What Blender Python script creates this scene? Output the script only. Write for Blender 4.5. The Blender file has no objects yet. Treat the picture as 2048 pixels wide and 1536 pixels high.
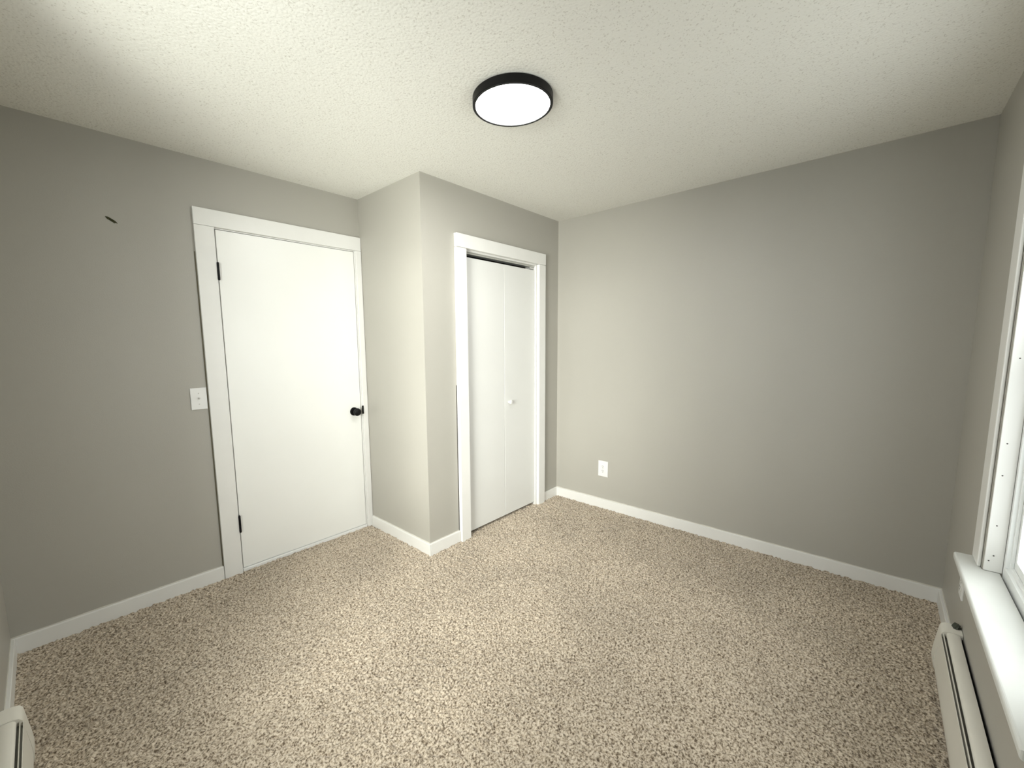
import bpy, bmesh, math, random
import numpy as np
from mathutils import Matrix, Vector

sc = bpy.context.scene
COL = sc.collection
random.seed(7)

# ------------------------------------------------------------------ camera
CAM = Vector((0.1983, -2.8379, 1.4076))
YAW, PIT, ROL, FPX = 0.8215, -0.1183, -0.0109, 837.07
PPX, PPY = -43.02, 16.94
d = Vector((math.sin(YAW) * math.cos(PIT), math.cos(YAW) * math.cos(PIT), math.sin(PIT)))
r = Vector((math.cos(YAW), -math.sin(YAW), 0.0))
u = r.cross(d)
r2 = math.cos(ROL) * r + math.sin(ROL) * u
u2 = -math.sin(ROL) * r + math.cos(ROL) * u
cam_data = bpy.data.cameras.new('camera')
cam = bpy.data.objects.new('camera', cam_data)
COL.objects.link(cam)
M = Matrix((r2, u2, -d)).transposed().to_4x4()
M.translation = CAM
cam.matrix_world = M
cam_data.sensor_width = 36.0
cam_data.sensor_fit = 'HORIZONTAL'
cam_data.lens = FPX / 2048 * 36
cam_data.shift_x = -PPX / 2048
cam_data.shift_y = PPY / 2048
cam_data.clip_start = 0.01
sc.camera = cam

# ------------------------------------------------------------------ room numbers (metres)
H = 2.44            # ceiling
XL, XR = -0.010, 3.359
YF = -3.169         # window wall (front)
XC, YC = 1.866, -0.720   # closet side wall x, closet front wall y
T = 0.13            # wall thickness
W1X0, W1X1, W1Z0, W1Z1 = 1.625, 2.495, 0.555, 2.08     # window in the front wall
W2Y0, W2Y1, W2Z0, W2Z1 = -2.25, -1.16, 0.555, 2.13     # window in the left wall

# ------------------------------------------------------------------ world, lights, exposure
sc.view_settings.view_transform = 'Standard'
sc.view_settings.look = 'None'
sc.view_settings.gamma = 1.0
sc.view_settings.use_curve_mapping = False
sc.view_settings.exposure = 0.03

world = bpy.data.worlds.new('overcast_daylight')
sc.world = world
world.use_nodes = True
wn = world.node_tree
wn.nodes.clear()
wo = wn.nodes.new('ShaderNodeOutputWorld')
bg = wn.nodes.new('ShaderNodeBackground')
bg.inputs['Color'].default_value = (0.95, 0.99, 1.0, 1)
bg.inputs['Strength'].default_value = 3.8
wn.links.new(bg.outputs[0], wo.inputs[0])


def area(name, loc, aim, sx, sy, watts, color, spread=180):
    l = bpy.data.lights.new(name, 'AREA')
    l.shape = 'RECTANGLE'
    l.size, l.size_y = sx, sy
    l.energy = watts
    l.color = color
    l.spread = math.radians(spread)
    o = bpy.data.objects.new(name, l)
    COL.objects.link(o)
    o.location = loc
    o.rotation_euler = Vector(aim).to_track_quat('-Z', 'Y').to_euler()
    return o


# daylight through the window on the right (front wall) and the one on the left wall beside the camera
area('daylight_front_window', ((W1X0 + W1X1) / 2 + 0.2, YF - 1.35, 1.95), (-0.15, 1.0, -0.40), 2.0, 1.7, 42, (0.985, 0.99, 0.98))
# beyond the left window: sky, sunlit ground, and three unseen fill lights added
area('added_fill_left_mid', (-3.6, -3.05, 1.7), (0.85, 0.45, 0.0), 1.4, 1.6, 265, (1.0, 0.985, 0.925))
area('added_fill_left_near', (-1.7, -2.95, 1.2), (0.85, 0.5, 0.0), 1.2, 1.8, 115, (0.995, 0.99, 0.935))
area('added_fill_left_far', (-4.2, -2.5, 1.5), (0.9, 0.25, 0.0), 1.2, 2.0, 180, (1.0, 0.985, 0.925))
area('sky_patch_left', (-2.4, -2.4, 2.6), (0.85, 0.35, -0.55), 1.6, 1.2, 168, (0.995, 0.99, 0.935))
area('sunlit_ground_left', (-2.4, -2.9, -0.6), (2.4, 1.6, 2.0), 1.5, 1.5, 118, (0.99, 1.0, 0.925))


# ------------------------------------------------------------------ materials
def mat(name, color, rough=0.5, spec=0.5, metal=0.0):
    m = bpy.data.materials.new(name)
    m.use_nodes = True
    b = m.node_tree.nodes['Principled BSDF']
    b.inputs['Base Color'].default_value = (*color, 1)
    b.inputs['Roughness'].default_value = rough
    b.inputs['Specular IOR Level'].default_value = spec
    b.inputs['Metallic'].default_value = metal
    return m


def nodes(m):
    return m.node_tree.nodes, m.node_tree.links, m.node_tree.nodes['Principled BSDF']


def add_noise_bump(m, scale, strength, dist, detail=3.0, color_var=0.0, var_scale=3.0):
    n, l, b = nodes(m)
    tc = n.new('ShaderNodeTexCoord')
    nz = n.new('ShaderNodeTexNoise')
    nz.inputs['Scale'].default_value = scale
    nz.inputs['Detail'].default_value = detail
    bp = n.new('ShaderNodeBump')
    bp.inputs['Strength'].default_value = strength
    bp.inputs['Distance'].default_value = dist
    l.new(tc.outputs['Object'], nz.inputs['Vector'])
    l.new(nz.outputs['Fac'], bp.inputs['Height'])
    l.new(bp.outputs['Normal'], b.inputs['Normal'])
    if color_var:
        n2 = n.new('ShaderNodeTexNoise')
        n2.inputs['Scale'].default_value = var_scale
        n2.inputs['Detail'].default_value = 4.0
        mp = n.new('ShaderNodeMapRange')
        mp.inputs['From Min'].default_value = 0.3
        mp.inputs['From Max'].default_value = 0.7
        mp.inputs['To Min'].default_value = 1 - color_var
        mp.inputs['To Max'].default_value = 1 + color_var
        mx = n.new('ShaderNodeMix')
        mx.data_type = 'RGBA'
        mx.blend_type = 'MULTIPLY'
        mx.inputs[0].default_value = 1.0
        mx.inputs[6].default_value = b.inputs['Base Color'].default_value
        l.new(tc.outputs['Object'], n2.inputs['Vector'])
        l.new(n2.outputs['Fac'], mp.inputs['Value'])
        l.new(mp.outputs['Result'], mx.inputs[7])
        l.new(mx.outputs[2], b.inputs['Base Color'])
    return m


M_WALL = add_noise_bump(mat('greige_wall_paint', (0.400, 0.385, 0.342), 0.48, 0.4), 190, 0.22, 0.0015, 2.0, 0.015, 2.0)
M_TRIM = add_noise_bump(mat('white_trim_paint', (0.76, 0.755, 0.725), 0.35, 0.5), 60, 0.06, 0.001, 2.0, 0.015, 9.0)
M_SILL = add_noise_bump(mat('sill_trim_paint_dimmed', (0.64, 0.65, 0.62), 0.4, 0.4), 60, 0.06, 0.001, 2.0, 0.02, 9.0)  # trim paint, darkened in colour to offset window light on the sill
M_DOOR = add_noise_bump(mat('white_door_paint', (0.82, 0.82, 0.785), 0.33, 0.5), 40, 0.04, 0.001, 2.0, 0.01, 4.0)
M_BIFOLD = add_noise_bump(mat('bifold_white_paint', (0.70, 0.70, 0.675), 0.36, 0.4), 40, 0.04, 0.001, 2.0, 0.01, 4.0)
M_VINYL = mat('white_vinyl', (0.84, 0.86, 0.85), 0.25, 0.5)
M_PLATE = mat('white_plastic', (0.77, 0.77, 0.75), 0.30, 0.5)
M_SLOT = mat('dark_slot', (0.05, 0.045, 0.04), 0.7, 0.2)
M_BLACK = mat('matte_black_metal', (0.004, 0.004, 0.004), 0.45, 0.2)
M_SCREW = mat('screw_metal', (0.55, 0.54, 0.50), 0.35, 0.5, 0.6)
M_HEATER = add_noise_bump(mat('cream_enamel', (0.72, 0.70, 0.63), 0.35, 0.5), 30, 0.03, 0.001, 2.0, 0.02, 8.0)
M_DAMPER = mat('grey_damper_steel', (0.30, 0.30, 0.28), 0.4, 0.5, 0.3)
M_INSIDE = mat('heater_inside', (0.02, 0.02, 0.018), 0.8, 0.2)
M_FIN = mat('aluminium_fins', (0.45, 0.45, 0.43), 0.4, 0.5, 0.8)
M_VALVE = add_noise_bump(mat('weathered_valve', (0.055, 0.06, 0.045), 0.7, 0.3), 150, 0.6, 0.003)
M_GAP = mat('old_varnish_gap', (0.16, 0.145, 0.10), 0.7, 0.2)
M_CAULK = mat('paint_ridge', (0.62, 0.60, 0.53), 0.5, 0.3)
M_GOUGE = add_noise_bump(mat('torn_drywall', (0.05, 0.05, 0.025), 0.9, 0.1), 300, 0.8, 0.003, 3.0, 0.4, 120)
M_TRACK = mat('track_metal', (0.55, 0.55, 0.52), 0.35, 0.5, 0.5)
M_DARKROOM = mat('unlit_closet_shade', (0.06, 0.055, 0.05), 0.9, 0.1)

# popcorn ceiling
M_CEIL = mat('popcorn_ceiling_paint', (0.80, 0.79, 0.73), 0.85, 0.2)
n, l, b = nodes(M_CEIL)
tc = n.new('ShaderNodeTexCoord')
vo = n.new('ShaderNodeTexVoronoi')
vo.inputs['Scale'].default_value = 85
nz = n.new('ShaderNodeTexNoise')
nz.inputs['Scale'].default_value = 120
nz.inputs['Detail'].default_value = 4
ad = n.new('ShaderNodeMath'); ad.operation = 'SUBTRACT'
bp = n.new('ShaderNodeBump')
bp.inputs['Strength'].default_value = 0.6
bp.inputs['Distance'].default_value = 0.0022
l.new(tc.outputs['Object'], vo.inputs['Vector'])
l.new(tc.outputs['Object'], nz.inputs['Vector'])
l.new(nz.outputs['Fac'], ad.inputs[0])
l.new(vo.outputs['Distance'], ad.inputs[1])
l.new(ad.outputs[0], bp.inputs['Height'])
l.new(bp.outputs['Normal'], b.inputs['Normal'])
pits = n.new('ShaderNodeTexNoise')
pits.inputs['Scale'].default_value = 135
pits.inputs['Detail'].default_value = 1.0
pr = n.new('ShaderNodeValToRGB')
pr.color_ramp.elements[0].position = 0.31
pr.color_ramp.elements[0].color = (0.65, 0.63, 0.57, 1)
pr.color_ramp.elements[1].position = 0.37
pr.color_ramp.elements[1].color = (0.80, 0.79, 0.73, 1)
l.new(tc.outputs['Object'], pits.inputs['Vector'])
l.new(pits.outputs['Fac'], pr.inputs['Fac'])
l.new(pr.outputs['Color'], b.inputs['Base Color'])

# carpet: beige and brown flecked pile
M_CARPET = mat('beige_flecked_carpet', (0.5, 0.43, 0.34), 0.95, 0.1)
n, l, b = nodes(M_CARPET)
b.inputs['Sheen Weight'].default_value = 0.25
b.inputs['Sheen Roughness'].default_value = 0.5
tc = n.new('ShaderNodeTexCoord')
n1 = n.new('ShaderNodeTexNoise'); n1.inputs['Scale'].default_value = 125; n1.inputs['Detail'].default_value = 2.0
n1.inputs['Roughness'].default_value = 0.65
rp = n.new('ShaderNodeValToRGB')
e = rp.color_ramp.elements
e[0].position = 0.36; e[0].color = (0.115, 0.085, 0.057, 1)
e[1].position = 0.61; e[1].color = (0.626, 0.545, 0.436, 1)
k = e.new(0.45); k.color = (0.341, 0.279, 0.206, 1)
k = e.new(0.53); k.color = (0.481, 0.406, 0.312, 1)
n2 = n.new('ShaderNodeTexNoise'); n2.inputs['Scale'].default_value = 2.2; n2.inputs['Detail'].default_value = 3.0
mp = n.new('ShaderNodeMapRange')
mp.inputs['From Min'].default_value = 0.35; mp.inputs['From Max'].default_value = 0.65
mp.inputs['To Min'].default_value = 0.86; mp.inputs['To Max'].default_value = 1.02
mx = n.new('ShaderNodeMix'); mx.data_type = 'RGBA'; mx.blend_type = 'MULTIPLY'; mx.inputs[0].default_value = 1.0
l.new(tc.outputs['Object'], n1.inputs['Vector'])
l.new(tc.outputs['Object'], n2.inputs['Vector'])
l.new(n1.outputs['Fac'], rp.inputs['Fac'])
l.new(n2.outputs['Fac'], mp.inputs['Value'])
l.new(rp.outputs['Color'], mx.inputs[6])
l.new(mp.outputs['Result'], mx.inputs[7])
l.new(mx.outputs[2], b.inputs['Base Color'])

# lamp diffuser
M_DIFF = bpy.data.materials.new('lit_diffuser')
M_DIFF.use_nodes = True
b = M_DIFF.node_tree.nodes['Principled BSDF']
b.inputs['Base Color'].default_value = (0.9, 0.9, 0.9, 1)
b.inputs['Emission Color'].default_value = (1.0, 1.0, 0.985, 1)
b.inputs['Emission Strength'].default_value = 75.0

# window glass
M_GLASS = bpy.data.materials.new('window_glass')
M_GLASS.use_nodes = True
n, l = M_GLASS.node_tree.nodes, M_GLASS.node_tree.links
n.clear()
out = n.new('ShaderNodeOutputMaterial')
tr = n.new('ShaderNodeBsdfTransparent'); tr.inputs['Color'].default_value = (0.975, 0.985, 0.98, 1)
gl = n.new('ShaderNodeBsdfGlossy'); gl.inputs['Roughness'].default_value = 0.02
lw = n.new('ShaderNodeLayerWeight'); lw.inputs['Blend'].default_value = 0.5
pw = n.new('ShaderNodeMath'); pw.operation = 'POWER'; pw.inputs[1].default_value = 5.0
fr = n.new('ShaderNodeMath'); fr.operation = 'MULTIPLY_ADD'; fr.inputs[1].default_value = 0.9; fr.inputs[2].default_value = 0.035
l.new(lw.outputs['Facing'], pw.inputs[0]); l.new(pw.outputs[0], fr.inputs[0])
ms = n.new('ShaderNodeMixShader')
l.new(fr.outputs[0], ms.inputs[0]); l.new(tr.outputs[0], ms.inputs[1]); l.new(gl.outputs[0], ms.inputs[2])
l.new(ms.outputs[0], out.inputs[0])


# ------------------------------------------------------------------ helpers
def link_mesh(name, bm, m, parent=None, smooth=False):
    me = bpy.data.meshes.new(name)
    bmesh.ops.recalc_face_normals(bm, faces=bm.faces)
    bm.to_mesh(me)
    bm.free()
    if smooth:
        for p in me.polygons:
            p.use_smooth = True
        me.set_sharp_from_angle(angle=math.radians(40))
    me.materials.append(m)
    o = bpy.data.objects.new(name, me)
    COL.objects.link(o)
    if parent is not None:
        o.parent = parent
        o.matrix_parent_inverse = Matrix.Identity(4)
        o.location = -world_loc(parent)
    return o


def world_loc(o):
    v = Vector(o.location)
    while o.parent is not None:
        o = o.parent
        v += Vector(o.location)
    return v


def empty(name, loc):
    o = bpy.data.objects.new(name, None)
    o.empty_display_size = 0.1
    COL.objects.link(o)
    o.location = loc
    return o


def tag(o, label, cat, group=None, kind=None):
    o['label'] = label
    o['category'] = cat
    if group:
        o['group'] = group
    if kind:
        o['kind'] = kind
    return o


def box_bm(x0, x1, y0, y1, z0, z1, bev=0.0, seg=2):
    bm = bmesh.new()
    bmesh.ops.create_cube(bm, size=1.0)
    for v in bm.verts:
        v.co = Vector(((x0 + x1) / 2 + v.co.x * (x1 - x0), (y0 + y1) / 2 + v.co.y * (y1 - y0), (z0 + z1) / 2 + v.co.z * (z1 - z0)))
    if bev > 0:
        bmesh.ops.bevel(bm, geom=list(bm.edges), offset=bev, segments=seg, profile=0.5, affect='EDGES')
    return bm


def box(name, m, x0, x1, y0, y1, z0, z1, parent=None, bev=0.0, seg=2):
    return link_mesh(name, box_bm(x0, x1, y0, y1, z0, z1, bev, seg), m, parent)


def extrude_profile(pts, a0, a1, frame):
    """closed profile pts [(p,q)] swept from a0 to a1; frame(a,p,q) -> world point"""
    bm = bmesh.new()
    A = [bm.verts.new(frame(a0, p, q)) for p, q in pts]
    B = [bm.verts.new(frame(a1, p, q)) for p, q in pts]
    k = len(pts)
    for i in range(k):
        bm.faces.new((A[i], A[(i + 1) % k], B[(i + 1) % k], B[i]))
    bm.faces.new(A[::-1])
    bm.faces.new(B)
    return bm


def lathe_bm(profile, seg=48, mtx=Matrix.Identity(4), close=True):
    """profile [(r, h)] turned about the local z axis"""
    bm = bmesh.new()
    rings = []
    for rr, h in profile:
        if rr < 1e-6:
            rings.append([bm.verts.new(mtx @ Vector((0, 0, h)))])
        else:
            rings.append([bm.verts.new(mtx @ Vector((rr * math.cos(2 * math.pi * i / seg), rr * math.sin(2 * math.pi * i / seg), h))) for i in range(seg)])
    for a, c in zip(rings, rings[1:]):
        for i in range(seg):
            j = (i + 1) % seg
            if len(a) == 1 and len(c) == 1:
                continue
            if len(a) == 1:
                bm.faces.new((a[0], c[i], c[j]))
            elif len(c) == 1:
                bm.faces.new((a[i], a[j], c[0]))
            else:
                bm.faces.new((a[i], a[j], c[j], c[i]))
    return bm


def panel_bm(us, vs, hole, t0, t1, frame):
    """a slab over the grid us x vs with the cells in hole() left out; one connected mesh"""
    bm = bmesh.new()
    vert = {}

    def V(i, j, s):
        if (i, j, s) not in vert:
            vert[(i, j, s)] = bm.verts.new(frame(us[i], vs[j], t1 if s else t0))
        return vert[(i, j, s)]
    nu, nv = len(us) - 1, len(vs) - 1
    solid = lambda i, j: 0 <= i < nu and 0 <= j < nv and not hole((us[i] + us[i + 1]) / 2, (vs[j] + vs[j + 1]) / 2)
    for i in range(nu):
        for j in range(nv):
            if not solid(i, j):
                continue
            bm.faces.new((V(i, j, 0), V(i + 1, j, 0), V(i + 1, j + 1, 0), V(i, j + 1, 0)))
            bm.faces.new((V(i, j, 1), V(i, j + 1, 1), V(i + 1, j + 1, 1), V(i + 1, j, 1)))
            if not solid(i - 1, j): bm.faces.new((V(i, j, 0), V(i, j + 1, 0), V(i, j + 1, 1), V(i, j, 1)))
            if not solid(i + 1, j): bm.faces.new((V(i + 1, j, 0), V(i + 1, j, 1), V(i + 1, j + 1, 1), V(i + 1, j + 1, 0)))
            if not solid(i, j - 1): bm.faces.new((V(i, j, 0), V(i, j, 1), V(i + 1, j, 1), V(i + 1, j, 0)))
            if not solid(i, j + 1): bm.faces.new((V(i, j + 1, 0), V(i + 1, j + 1, 0), V(i + 1, j + 1, 1), V(i, j + 1, 1)))
    return bm


def struct(name, bm, m, label, cat):
    return tag(link_mesh(name, bm, m), label, cat, kind='structure')


FX = lambda x0, x1: None
in_y = lambda a, z, t: Vector((a, t, z))     # wall running along x, thickness along y
in_x = lambda a, z, t: Vector((t, a, z))     # wall running along y, thickness along x
nohole = lambda a, z: False

# ------------------------------------------------------------------ room shell
DX0, DX1, DZ1 = 0.944, 1.826, 2.076      # entry door opening
CX0, CX1, CZ1 = 2.222, 3.046, 2.040      # closet opening

struct('wall_back', panel_bm([XL - T, DX0, DX1, XR + T], [-0.06, DZ1, H + 0.06],
       lambda a, z: DX0 < a < DX1 and z < DZ1, 0.0, T, in_y), M_WALL,
       'greige painted wall holding the white entry door and the light switch', 'wall')
struct('wall_right', panel_bm([YF - T, T], [-0.06, H + 0.06], nohole, XR, XR + T, in_x), M_WALL,
       'long bare greige wall with one outlet, right of the closet', 'wall')
struct('wall_left', panel_bm([YF - T, W2Y0, W2Y1, T], [-0.06, W2Z0 - 0.0195, W2Z1, H + 0.06],
       lambda a, z: W2Y0 < a < W2Y1 and W2Z0 - 0.02 < z < W2Z1, XL - T, XL, in_x), M_WALL,
       'greige wall at the far left edge above the short baseboard heater', 'wall')
struct('wall_front', panel_bm([XL - T, W1X0, W1X1, XR + T], [-0.06, W1Z0 - 0.0195, W1Z1, H + 0.06],
       lambda a, z: W1X0 < a < W1X1 and W1Z0 - 0.02 < z < W1Z1, YF - T, YF, in_y), M_WALL,
       'greige wall at the right edge around the window', 'wall')
struct('wall_closet_side', panel_bm([YC, 0.0], [-0.06, H + 0.06], nohole, XC, XC + 0.11, in_x), M_WALL,
       'narrow bright greige closet side wall beside the entry door', 'wall')
for v in bpy.data.objects['wall_closet_side'].data.vertices:      # mitred corner
    if abs(v.co.y - YC) < 1e-4 and v.co.x > XC + 0.05:
        v.co.y = YC + 0.11
struct('wall_closet_front', panel_bm([XC, CX0, CX1, XR], [-0.06, CZ1, H + 0.06],
       lambda a, z: CX0 < a < CX1 and z < CZ1, YC, YC + 0.11, in_y), M_WALL,
       'greige closet front wall around the white bifold door', 'wall')
for v in bpy.data.objects['wall_closet_front'].data.vertices:
    if abs(v.co.x - XC) < 1e-4 and v.co.y > YC + 0.05:
        v.co.x = XC + 0.11
struct('ceiling', panel_bm([XL - T, XR + T], [YF - T, T], nohole, H, H + 0.06, lambda a, c, t: Vector((a, c, t))), M_CEIL,
       'white popcorn textured ceiling above the empty room', 'ceiling')

# carpet pile
STEP = 0.0035
gx = np.arange(XL - 0.01, XR + 0.01, STEP)
gy = np.arange(YF - 0.01, 0.06, STEP)
nx, ny = len(gx), len(gy)
rng = np.random.default_rng(3)


def blur(a):
    a = (np.roll(a, 1, 0) + 2 * a + np.roll(a, -1, 0)) / 4
    return (np.roll(a, 1, 1) + 2 * a + np.roll(a, -1, 1)) / 4


fine = blur(rng.standard_normal((ny, nx)))
tuft = blur(blur(blur(rng.standard_normal((ny, nx)))))
fine /= fine.std(); tuft /= tuft.std()
hz = np.clip(0.0015 * fine + 0.0024 * tuft, -0.006, 0.006) - 0.001
jx = rng.uniform(-0.3, 0.3, (ny, nx)) * STEP
jy = rng.uniform(-0.3, 0.3, (ny, nx)) * STEP
co = np.empty((ny, nx, 3), np.float32)
co[..., 0] = gx[None, :] + jx
co[..., 1] = gy[:, None] + jy
co[..., 2] = hz
me = bpy.data.meshes.new('floor')
me.vertices.add(nx * ny)
me.vertices.foreach_set('co', co.ravel())
idx = np.arange(nx * ny, dtype=np.int32).reshape(ny, nx)
q = np.stack([idx[:-1, :-1], idx[:-1, 1:], idx[1:, 1:], idx[1:, :-1]], -1).reshape(-1, 4)
nf = len(q)
me.loops.add(nf * 4)
me.loops.foreach_set('vertex_index', q.ravel())
me.polygons.add(nf)
me.polygons.foreach_set('loop_start', np.arange(0, nf * 4, 4, dtype=np.int32))
me.polygons.foreach_set('use_smooth', np.ones(nf, bool))
me.update(calc_edges=True)
me.materials.append(M_CARPET)
floor = bpy.data.objects.new('floor', me)
COL.objects.link(floor)
tag(floor, 'beige and brown flecked wall-to-wall carpet floor', 'carpet', kind='structure')

# ------------------------------------------------------------------ baseboards
BH, BT = 0.077, 0.014


def wavy_bead(name, parent, p0, p1, outward, z, m):
    """uneven ridge of paint along the top of a baseboard"""
    bm = bmesh.new()
    p0, p1, outward = Vector(p0), Vector(p1), Vector(outward)
    L = (p1 - p0).length
    k = max(8, int(L / 0.03))
    rings = []
    for i in range(k + 1):
        c = p0.lerp(p1, i / k)
        h = 0.0022 + 0.0028 * random.random()
        w = 0.0016 + 0.0012 * random.random()
        rings.append([bm.verts.new(c + Vector((0, 0, z))), bm.verts.new(c + outward * w + Vector((0, 0, z))),
                      bm.verts.new(c + outward * w * 0.6 + Vector((0, 0, z + h))), bm.verts.new(c + Vector((0, 0, z + h)))])
    for a, c in zip(rings, rings[1:]):
        for i in range(4):
            bm.faces.new((a[i], a[(i + 1) % 4], c[(i + 1) % 4], c[i]))
    bm.faces.new(rings[0]); bm.faces.new(rings[-1][::-1])
    return link_mesh(name, bm, m, parent)


def baseboard(name, label, x0, x1, y0, y1, line=None, h=BH):
    o = tag(link_mesh(name, box_bm(x0, x1, y0, y1, -0.02, h, 0.002, 1), M_TRIM), label, 'baseboard', kind='structure')
    if line:
        wavy_bead('paint_ridge', o, line[0], line[1], line[2], h + 0.0005, M_CAULK)
    return o


baseboard('baseboard_back', 'white baseboard left of the entry door', XL, 0.845, -BT, 0, ((XL, 0, 0), (0.845, 0, 0), (0, -1, 0)))
baseboard('baseboard_left', 'white baseboard in the far left corner behind the heater', XL, XL + BT, -0.765, -BT, ((XL, -0.765, 0), (XL, 0, 0), (1, 0, 0)))
baseboard('baseboard_right', 'long white baseboard under the bare right wall', XR - BT, XR, YF, YC, ((XR, YF, 0), (XR, YC, 0), (-1, 0, 0)))
baseboard('baseboard_front', 'short white baseboard in the right corner beyond the heater', 2.735, XR - BT, YF, YF + BT, ((2.735, YF, 0), (XR, YF, 0), (0, 1, 0)))
baseboard('baseboard_closet_side', 'white baseboard under the narrow closet side wall', XC - BT, XC, YC - BT, -0.020, ((XC, YC, 0), (XC, -0.02, 0), (-1, 0, 0)))
baseboard('baseboard_closet_front', 'short white baseboard between closet corner and closet door casing', XC, 2.132, YC - BT, YC, ((XC, YC, 0), (2.132, YC, 0), (0, -1, 0)))
baseboard('baseboard_closet_corner', 'tiny white baseboard piece right of the closet door casing', 3.136, XR - BT, YC - BT, YC)

# ------------------------------------------------------------------ entry door
CT = 0.018
trim1 = tag(empty('trim_1', (0.896, -0.001, 0.0)), 'white flat casing around the entry door', 'door casing', kind='structure')
box('casing_side', M_TRIM, 0.847, 0.9445, -CT, -0.0005, -0.01, 2.0755, trim1, 0.0015, 1)
box('casing_side', M_TRIM, 1.8235, XC - 0.002, -CT, -0.0005, -0.01, 2.0755, trim1, 0.0015, 1)
box('casing_head', M_TRIM, 0.847, XC - 0.002, -CT - 0.0005, -0.0005, 2.0765, 2.170, trim1, 0.0015, 1)
bm = panel_bm([DX0, DX0 + 0.005, DX1 - 0.009, DX1], [-0.01, DZ1 - 0.006, DZ1], lambda a, z: DX0 + 0.005 < a < DX1 - 0.009 and z < DZ1 - 0.006, 0.0005, 0.10, in_y)
link_mesh('jamb', bm, M_TRIM, trim1)
bm = panel_bm([DX0 + 0.005, DX0 + 0.02, DX1 - 0.024, DX1 - 0.009], [-0.01, DZ1 - 0.022, DZ1 - 0.006], lambda a, z: DX0 + 0.02 < a < DX1 - 0.024 and z < DZ1 - 0.022, 0.043, 0.06, in_y)
link_mesh('door_stop', bm, M_TRIM, trim1)
box('under_door_strip', M_PLATE, DX0 + 0.005, DX1 - 0.009, -0.010, 0.10, -0.005, 0.0165, trim1, 0.003, 2)  # plain white strip across the floor under the entry door
o = box('strike_plate', M_BLACK, 1.8130, 1.8275, -0.0205, -0.0175, 0.888, 0.950, trim1, 0.001, 1)
o['label'] = 'black strike plate'
# dark strip of old finish showing along the left edge of the casing
box('old_paint_edge', M_GAP, 0.8415, 0.847, -0.003, -0.0005, 0.077, 1.93, trim1)

door1 = tag(empty('door_1', (0.952, 0.0, 0.018)), 'plain white flat entry door with black knob and hinges', 'door', kind='structure')
box('door_panel', M_DOOR, 0.9525, 1.8128, -0.001, 0.037, 0.020, 2.067, door1, 0.0015, 1)
for z0, z1 in ((1.783, 1.880), (0.262, 0.366)):
    bm = bmesh.new()
    zz = z0
    seg = (z1 - z0) / 5
    prof = [(0.0, z0 - 0.003), (0.0045, z0 - 0.002), (0.0052, z0)]
    for i in range(5):
        prof += [(0.0062, z0 + i * seg + 0.0008), (0.0062, z0 + (i + 1) * seg - 0.0008), (0.0054, z0 + (i + 1) * seg)]
    prof += [(0.0045, z1 + 0.002), (0.0, z1 + 0.003)]
    bm.free()
    h = link_mesh('hinge', lathe_bm(prof, 16, Matrix.Translation((0.9475, -0.0215, 0))), M_BLACK, door1, True)
    h['label'] = 'black door hinge'
    box('hinge_leaf', M_BLACK, 0.9455, 0.9515, -0.021, 0.0, z0, z1, h)
# door knob
KX, KZ = 1.756, 0.912
Rk = Matrix.Translation((KX, -0.001, KZ)) @ Matrix.Rotation(math.pi / 2, 4, 'X')
knob = link_mesh('door_knob', lathe_bm([(0.0, 0.008), (0.013, 0.008), (0.011, 0.020), (0.012, 0.028), (0.020, 0.033), (0.0265, 0.041), (0.0285, 0.050), (0.0265, 0.058), (0.020, 0.0635), (0.010, 0.066), (0.0, 0.0665)], 40, Rk), M_BLACK, door1, True)
knob['label'] = 'round black door knob'
rose = link_mesh('rose', lathe_bm([(0.0, 0.0), (0.031, 0.0), (0.031, 0.004), (0.028, 0.008), (0.014, 0.010), (0.0, 0.010)], 40, Rk), M_BLACK, knob, True)

# ------------------------------------------------------------------ closet
CT2 = 0.030
yq0 = YC - CT2
trim2 = tag(empty('trim_2', (2.18, YC - 0.015, 0.0)), 'white flat casing around the closet bifold door', 'door casing', kind='structure')
box('casing_side', M_TRIM, 2.134, 2.2225, yq0, YC - 0.0005, -0.01, 2.0375, trim2, 0.002, 1)
box('casing_side', M_TRIM, 3.046, 3.134, yq0, YC - 0.0005, -0.01, 2.0375, trim2, 0.002, 1)
box('casing_head', M_TRIM, 2.134, 3.134, yq0 - 0.001, YC - 0.0005, 2.0395, 2.128, trim2, 0.002, 1)
bm = panel_bm([CX0, CX0 + 0.016, CX1 - 0.010, CX1], [-0.01, CZ1 - 0.012, CZ1], lambda a, z: CX0 + 0.016 < a < CX1 - 0.010 and z < CZ1 - 0.012, YC + 0.0005, YC + 0.11, in_y)
link_mesh('jamb', bm, M_TRIM, trim2)
o = box('door_track', M_TRACK, CX0 + 0.018, CX1 - 0.012, YC + 0.012, YC + 0.040, CZ1 - 0.024, CZ1 - 0.0125, trim2, 0.002, 1)
o['label'] = 'steel bifold track'
o = box('pivot_bracket', M_TRACK, CX1 - 0.060, CX1 - 0.014, YC + 0.016, YC + 0.036, CZ1 - 0.040, CZ1 - 0.024, trim2, 0.003, 1)
o['label'] = 'small metal pivot bracket'
box('old_paint_edge', M_SLOT, 2.1285, 2.134, YC - 0.003, YC - 0.0005, 0.078, 1.12, trim2)

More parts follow.
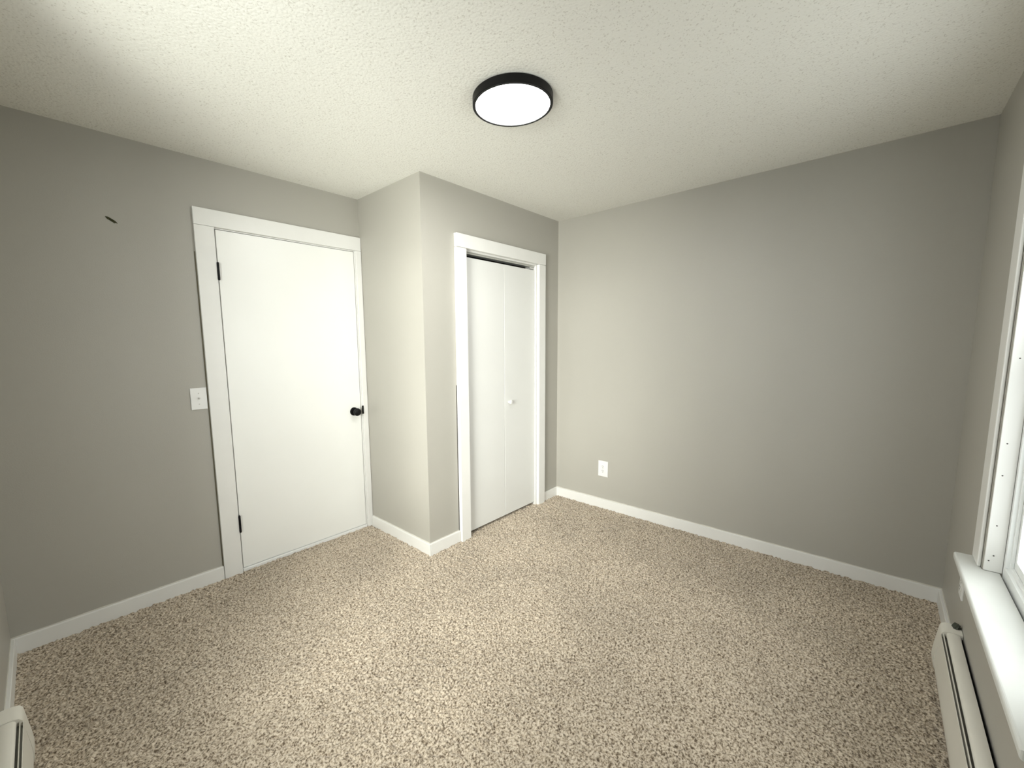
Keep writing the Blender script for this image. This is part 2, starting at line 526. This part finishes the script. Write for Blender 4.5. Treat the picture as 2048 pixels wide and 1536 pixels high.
door2 = tag(empty('door_2', (2.64, YC + 0.02, 0.0)), 'white two-panel bifold closet door with small white knob', 'door', kind='structure')
cy0, cy1 = YC + 0.012, YC + 0.040
xm = 2.6495
box('door_panel', M_BIFOLD, CX0 + 0.018, xm - 0.0018, cy0, cy1, 0.022, 1.993, door2, 0.002, 2)
rp_ = box('door_panel', M_BIFOLD, xm + 0.0018, CX1 - 0.013, cy0, cy1, 0.022, 1.993, door2, 0.002, 2)
Rc = Matrix.Translation((2.700, cy0, 0.940)) @ Matrix.Rotation(math.pi / 2, 4, 'X')
ck = link_mesh('knob', lathe_bm([(0.0, -0.001), (0.010, -0.001), (0.008, 0.007), (0.009, 0.012), (0.016, 0.017), (0.0175, 0.023), (0.0150, 0.028), (0.006, 0.0305), (0.0, 0.031)], 8, Rc), M_PLATE, door2)
ck['label'] = 'small faceted white knob'
# dark sheet behind the door; the closet's shade is in its colour
box('closet_shade_sheet', M_DARKROOM, XC + 0.115, XR - 0.005, YC + 0.16, YC + 0.17, 0.02, H - 0.02, trim2)

# ------------------------------------------------------------------ windows
def window(name, label, frame, a0, a1, z0, z1, cw=0.120, nose=0.060):
    """frame(a, depth_out_of_room, z) -> world. depth > 0 goes outdoors, < 0 into the room"""
    def bx(nm, m, A0, A1, D0, D1, Z0, Z1, parent, bev=0.0):
        p, q2 = frame(A0, D0, Z0), frame(A1, D1, Z1)
        return box(nm, m, min(p.x, q2.x), max(p.x, q2.x), min(p.y, q2.y), max(p.y, q2.y), Z0, Z1, parent, bev, 2)
    base = frame((a0 + a1) / 2, 0.0, z0)
    W = tag(empty(name, base), label, 'window', kind='structure')
    e = 0.0006
    # casing boards on the wall
    for s0, s1 in ((a1 + 0.012, a1 + cw), (a0 - cw, a0 - 0.012)):
        bx('casing_side', M_TRIM, s0, s1, -0.011, -e, z0 + 0.0065, z1 + 0.012, W, 0.003)
    bx('casing_head', M_TRIM, a0 - cw, a1 + cw, -0.012, -e, z1 + 0.013, z1 + 0.115, W, 0.003)
    # jambs lining the opening
    bx('jamb', M_TRIM, a1 - 0.0005 - 0.012, a1 - e, 0.002, 0.046, z0 + 0.007, z1 - 0.001, W, 0.001)
    bx('jamb', M_TRIM, a0 + e, a0 + 0.0125, 0.002, 0.046, z0 + 0.007, z1 - 0.001, W, 0.001)
    bx('jamb', M_TRIM, a0 + 0.013, a1 - 0.013, 0.002, 0.046, z1 - 0.013, z1 - e, W, 0.001)
    # inside sill board with a rounded nose
    # sill: wide nose in front of the wall, tongue inside the opening, as one mesh
    bm = bmesh.new()
    out_ = [(a0 - cw, -nose), (a1 + cw, -nose), (a1 + cw, -0.0008), (a1 - 0.0008, -0.0008), (a1 - 0.0008, 0.0415), (a0 + 0.0008, 0.0415), (a0 + 0.0008, -0.0008), (a0 - cw, -0.0008)]
    top = [bm.verts.new(frame(a, dd, z0 + 0.005)) for a, dd in out_]
    f = bm.faces.new(top)
    ex = bmesh.ops.extrude_face_region(bm, geom=[f])
    for v in [v for v in ex['geom'] if isinstance(v, bmesh.types.BMVert)]:
        v.co.z -= 0.024
    bmesh.ops.recalc_face_normals(bm, faces=bm.faces)
    ed = [e_ for e_ in bm.edges if all(abs((v.co - frame(a0, -nose, v.co.z)).dot(frame(0, 1, 0) - frame(0, 0, 0))) < 0.001 for v in e_.verts)]
    bmesh.ops.bevel(bm, geom=ed, offset=0.007, segments=4, profile=0.5, affect='EDGES')
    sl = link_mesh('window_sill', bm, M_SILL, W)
    # vinyl frame
    fr0, fr1 = 0.039, 0.118
    F = []
    def ring(nm, m, o_, t_, D0, D1, zb, zt, parent, bottom=None):
        aa = [a0 + o_, a0 + o_ + t_, a1 - o_ - t_, a1 - o_]
        zz_ = [zb, zb + (bottom or t_), zt - t_, zt]
        bm_ = panel_bm(aa, zz_, lambda a, z: aa[1] < a < aa[2] and zz_[1] < z < zz_[2], D0, D1, lambda a, z, t: frame(a, t, z))
        return link_mesh(nm, bm_, m, parent)
    fo = ring('window_frame', M_VINYL, 0.013, 0.020, 0.0475, fr1, z0 - 0.019, z1 - 0.014, W, 0.057)
    ring('frame_stop', M_VINYL, 0.033, 0.010, 0.058, 0.066, z0 + 0.038, z1 - 0.034, fo)
    zm = (z0 + z1) / 2
    lo = ring('lower_sash', M_VINYL, 0.034, 0.032, 0.0665, 0.088, z0 + 0.0385, zm + 0.018, W, 0.040)
    up = ring('upper_sash', M_VINYL, 0.034, 0.032, 0.0885, 0.112, zm - 0.018, z1 - 0.0345, W)
    bx('window_pane', M_GLASS, a0 + 0.0655, a1 - 0.0655, 0.076, 0.080, z0 + 0.078, zm - 0.0135, lo)
    bx('window_pane', M_GLASS, a0 + 0.0655, a1 - 0.0655, 0.098, 0.102, zm + 0.0135, z1 - 0.066, up)
    bx('sash_lock', M_VINYL, (a0 + a1) / 2 - 0.03, (a0 + a1) / 2 + 0.03, 0.058, 0.0662, zm + 0.004, zm + 0.016, lo, 0.003)
    return W, bx


w1, bx1 = window('window_1', 'white framed window with deep sill at the right edge', lambda a, dd, z: Vector((a, YF - dd, z)), W1X0, W1X1, W1Z0, W1Z1)
for yy, zz in ((YF - 0.020, 1.335), (YF - 0.018, 1.036), (YF - 0.017, 0.92), (YF - 0.020, 0.735), (YF - 0.022, 0.622), (YF - 0.012, 0.60)):
    o = link_mesh('nail_hole', lathe_bm([(0.0, 0.0), (0.0024, 0.0), (0.0016, 0.0006), (0.0, 0.0007)], 10, Matrix.Translation((W1X1 - 0.0125, yy, zz)) @ Matrix.Rotation(-math.pi / 2, 4, 'Y')), M_SLOT, w1)
    o['label'] = 'small dark nail hole'
w2, bx2 = window('window_2', 'white framed window in the left wall beside the camera', lambda a, dd, z: Vector((XL - dd, a, z)), W2Y0, W2Y1, W2Z0, W2Z1, 0.070, 0.030)

# ------------------------------------------------------------------ ceiling light
LC = Vector((1.670, -1.6155, H))
cl = tag(empty('ceiling_light', LC), 'round flush ceiling light with black rim and glowing white diffuser', 'ceiling light')
LR, LH = 0.170, 0.037
link_mesh('housing', lathe_bm([(0.0, H - 0.001), (LR - 0.004, H - 0.001), (LR, H - 0.004), (LR, H - LH + 0.002), (LR - 0.002, H - LH), (LR - 0.0125, H - LH), (LR - 0.013, H - LH + 0.003), (LR - 0.013, H - 0.02), (0.0, H - 0.02)], 96, Matrix.Translation((LC.x, LC.y, 0))), M_BLACK, cl, True)
link_mesh('diffuser', lathe_bm([(LR - 0.0135, H - 0.0205), (LR - 0.0135, H - LH + 0.0035), (LR - 0.015, H - LH + 0.0022), (0.10, H - LH + 0.0014), (0.0, H - LH + 0.001)], 96, Matrix.Translation((LC.x, LC.y, 0))), M_DIFF, cl, True)

# ------------------------------------------------------------------ switch and outlets
def plate_bm(w, h, t, fr):
    bm = box_bm(-w / 2, w / 2, -h / 2, h / 2, 0, t, 0.0)
    top = [e_ for e_ in bm.edges if all(v.co.z > t * 0.5 for v in e_.verts)]
    bmesh.ops.bevel(bm, geom=top, offset=0.003, segments=3, profile=0.5, affect='EDGES')
    for v in bm.verts:
        v.co = fr @ v.co
    return bm


def local_box(x0, x1, y0, y1, z0, z1, fr, bev=0.0):
    bm = box_bm(x0, x1, y0, y1, z0, z1, bev)
    for v in bm.verts:
        v.co = fr @ v.co
    return bm


def screw(parent, fr, x, y, z):
    s = link_mesh('screw', lathe_bm([(0.0, z - 0.001), (0.0032, z - 0.001), (0.0030, z + 0.0008), (0.0, z + 0.0012)], 12, fr @ Matrix.Translation((x, y, 0))), M_SCREW, parent)
    return s


# frame for a plate: local x along the wall, local y up, local z out of the wall
fr_sw = Matrix.Translation((0.8000, -0.0005, 1.108)) @ Matrix(((1, 0, 0, 0), (0, 0, -1, 0), (0, 1, 0, 0), (0, 0, 0, 1)))
sw = tag(empty('light_switch', fr_sw.translation), 'white toggle light switch on greige wall left of the entry door', 'light switch')
link_mesh('plate', plate_bm(0.0795, 0.124, 0.006, fr_sw), M_PLATE, sw)
link_mesh('toggle_slot', local_box(-0.006, 0.006, -0.0125, 0.0125, 0.0055, 0.0064, fr_sw), M_PLATE, sw)
tg = bmesh.new()
bmesh.ops.create_cube(tg, size=1.0)
for v in tg.verts:
    k = 0.75 if v.co.z > 0 else 1.0
    v.co = Vector((v.co.x * 0.0095 * k, v.co.y * 0.010 * k + (0.009 if v.co.z > 0 else 0.001), 0.006 + (v.co.z + 0.5) * 0.013))
bmesh.ops.bevel(tg, geom=list(tg.edges), offset=0.0015, segments=2, affect='EDGES')
for v in tg.verts:
    v.co = fr_sw @ v.co
link_mesh('toggle', tg, M_PLATE, sw, True)
screw(sw, fr_sw, 0, 0.031, 0.006)
screw(sw, fr_sw, 0, -0.031, 0.006)


def outlet(name, label, fr, w, h):
    o = tag(empty(name, fr.translation), label, 'outlet', 'duplex outlets low on the walls')
    link_mesh('plate', plate_bm(w, h, 0.006, fr), M_PLATE, o)
    for s in (-1, 1):
        bm = lathe_bm([(0.0, 0.005), (0.0165, 0.005), (0.0165, 0.0068), (0.0155, 0.0078), (0.0, 0.0078)], 28, fr @ Matrix.Translation((0, s * 0.0195, 0)))
        rc = link_mesh('receptacle', bm, M_PLATE, o, True)
        for xx, hh in ((-0.0063, 0.0085), (0.0063, 0.007)):
            link_mesh('slot', local_box(xx - 0.0015, xx + 0.0015, s * 0.0195 + 0.0005, s * 0.0195 + 0.0005 + hh, 0.0074, 0.0081, fr), M_SLOT, rc)
        link_mesh('ground_hole', lathe_bm([(0.0, 0.0074), (0.0030, 0.0074), (0.0030, 0.0081), (0.0, 0.0081)], 12, fr @ Matrix.Translation((0, s * 0.0195 - 0.0075, 0))), M_SLOT, rc)
    screw(o, fr, 0, 0, 0.006)
    return o


fr_o1 = Matrix.Translation((XR - 0.0005, -1.190, 0.340)) @ Matrix(((0, 0, -1, 0), (-1, 0, 0, 0), (0, 1, 0, 0), (0, 0, 0, 1)))
outlet('wall_outlet', 'white duplex outlet on the bare right wall near the closet corner', fr_o1, 0.088, 0.134)
fr_o2 = Matrix.Translation((2.800, YF + 0.0005, 0.362)) @ Matrix(((-1, 0, 0, 0), (0, 0, 1, 0), (0, 1, 0, 0), (0, 0, 0, 1)))
outlet('wall_outlet', 'white outlet half hidden under the end of the window sill', fr_o2, 0.080, 0.124)

# ------------------------------------------------------------------ torn slot in the paint of the back wall
bm = bmesh.new()
outline = [(0.486, 2.0385), (0.497, 2.0395), (0.505, 2.037), (0.515, 2.034), (0.524, 2.0305), (0.531, 2.024), (0.523, 2.0245), (0.519, 2.0215), (0.508, 2.0255), (0.500, 2.0285), (0.494, 2.030), (0.490, 2.033)]
outline = [(x, 2.031 + (z - 2.031) * 1.25 - 0.004 * (x - 0.508) / 0.02) for x, z in outline]
A = [bm.verts.new((x, -0.0018 - 0.0012 * random.random(), z)) for x, z in outline]
B = [bm.verts.new((x, -0.0003, z)) for x, z in outline]
c = bm.verts.new((0.508, -0.0012, 2.031))
for i in range(len(A)):
    j = (i + 1) % len(A)
    bm.faces.new((A[i], A[j], c))
    bm.faces.new((A[i], B[i], B[j], A[j]))
bm.faces.new(B)
gouge = link_mesh('torn_gouge', bm, M_GOUGE, bpy.data.objects['wall_back'])
gouge['label'] = 'small dark torn gouge in the paint'

# ------------------------------------------------------------------ baseboard heaters
def heater(name, label, frame, a_far, a_near, s, valve):
    """frame(a, depth_from_wall, z); a_far is the end seen in the photo, s = sign from far end towards the near end"""
    o = tag(empty(name, frame(a_far, 0.0, 0.0)), label, 'baseboard heater', 'cream baseboard heaters along the walls')

    def sweep(nm, m, pts, a0, a1, parent=o, smooth=True):
        return link_mesh(nm, extrude_profile(pts, a0, a1, frame), m, parent, smooth)
    cap = 0.078
    e0, e1 = a_far, a_far + s * cap
    n0, n1 = a_near - s * cap, a_near
    capprof = [(0.0015, 0.012), (0.066, 0.012), (0.074, 0.034), (0.075, 0.052), (0.072, 0.090), (0.066, 0.140), (0.0625, 0.172), (0.060, 0.188), (0.053, 0.197), (0.040, 0.2015), (0.018, 0.203), (0.0015, 0.202)]
    for q0, q1 in ((e0, e1), (n0, n1)):
        sweep('end_cap', M_HEATER, capprof, q0, q1)
    b0, b1 = e1 + s * 0.0008, n0 - s * 0.0008
    sweep('back_plate', M_INSIDE, [(0.0015, 0.02), (0.0035, 0.02), (0.0035, 0.185), (0.0015, 0.185)], b0, b1, smooth=False)
    sweep('hood', M_HEATER, [(0.0095, 0.1965), (0.018, 0.1995), (0.030, 0.2000), (0.040, 0.1980), (0.046, 0.1930), (0.0475, 0.1855), (0.0460, 0.1853), (0.0445, 0.1915), (0.0395, 0.1960), (0.030, 0.1980), (0.018, 0.1975), (0.0095, 0.1950)], b0, b1)
    dm = sweep('damper', M_DAMPER, [(0.034, 0.1700), (0.0490, 0.1745), (0.0595, 0.1700), (0.0595, 0.1680), (0.0490, 0.1722), (0.034, 0.1680)], b0, b1)
    lip = sweep('damper_lip', M_HEATER, [(0.0528, 0.1730), (0.0552, 0.1725), (0.0556, 0.1870), (0.0545, 0.1885), (0.0534, 0.1870)], b0, b1, dm)
    lip['label'] = 'cream damper lip'
    sweep('front_cover', M_HEATER, [(0.0615, 0.1830), (0.0635, 0.1830), (0.0655, 0.140), (0.0705, 0.090), (0.0725, 0.055), (0.0715, 0.036), (0.0660, 0.030), (0.0660, 0.032), (0.0700, 0.038), (0.0708, 0.055), (0.0690, 0.090), (0.0640, 0.140), (0.0605, 0.176)], b0, b1)
    sweep('fin_element', M_FIN, [(0.008, 0.06), (0.050, 0.06), (0.050, 0.125), (0.008, 0.125)], b0, b1, smooth=False)
    if valve:
        c0 = a_far + s * 0.020
        bm = bmesh.new()
        bmesh.ops.create_icosphere(bm, subdivisions=3, radius=1.0)
        for v in bm.verts:
            w = 1 + 0.22 * math.sin(v.co.x * 5 + v.co.y * 3) * math.cos(v.co.z * 4 + v.co.y * 6)
            v.co = frame(c0 + v.co.x * 0.020 * w, 0.016 + v.co.y * 0.0125 * w, 0.206 + v.co.z * 0.012 * w)
        vk = link_mesh('bleeder_knob', bm, M_VALVE, o, True)
        vk['label'] = 'dark weathered bleeder knob'
    return o


heater('baseboard_heater', 'long cream baseboard heater under the window sill at right', lambda a, p, z: Vector((a, YF + p, z)), 2.727, 1.05, -1, True)
heater('baseboard_heater', 'cream baseboard heater on the left wall at the bottom left corner', lambda a, p, z: Vector((XL + 0.0 + p, a, z)), -0.772, -2.60, -1, False)
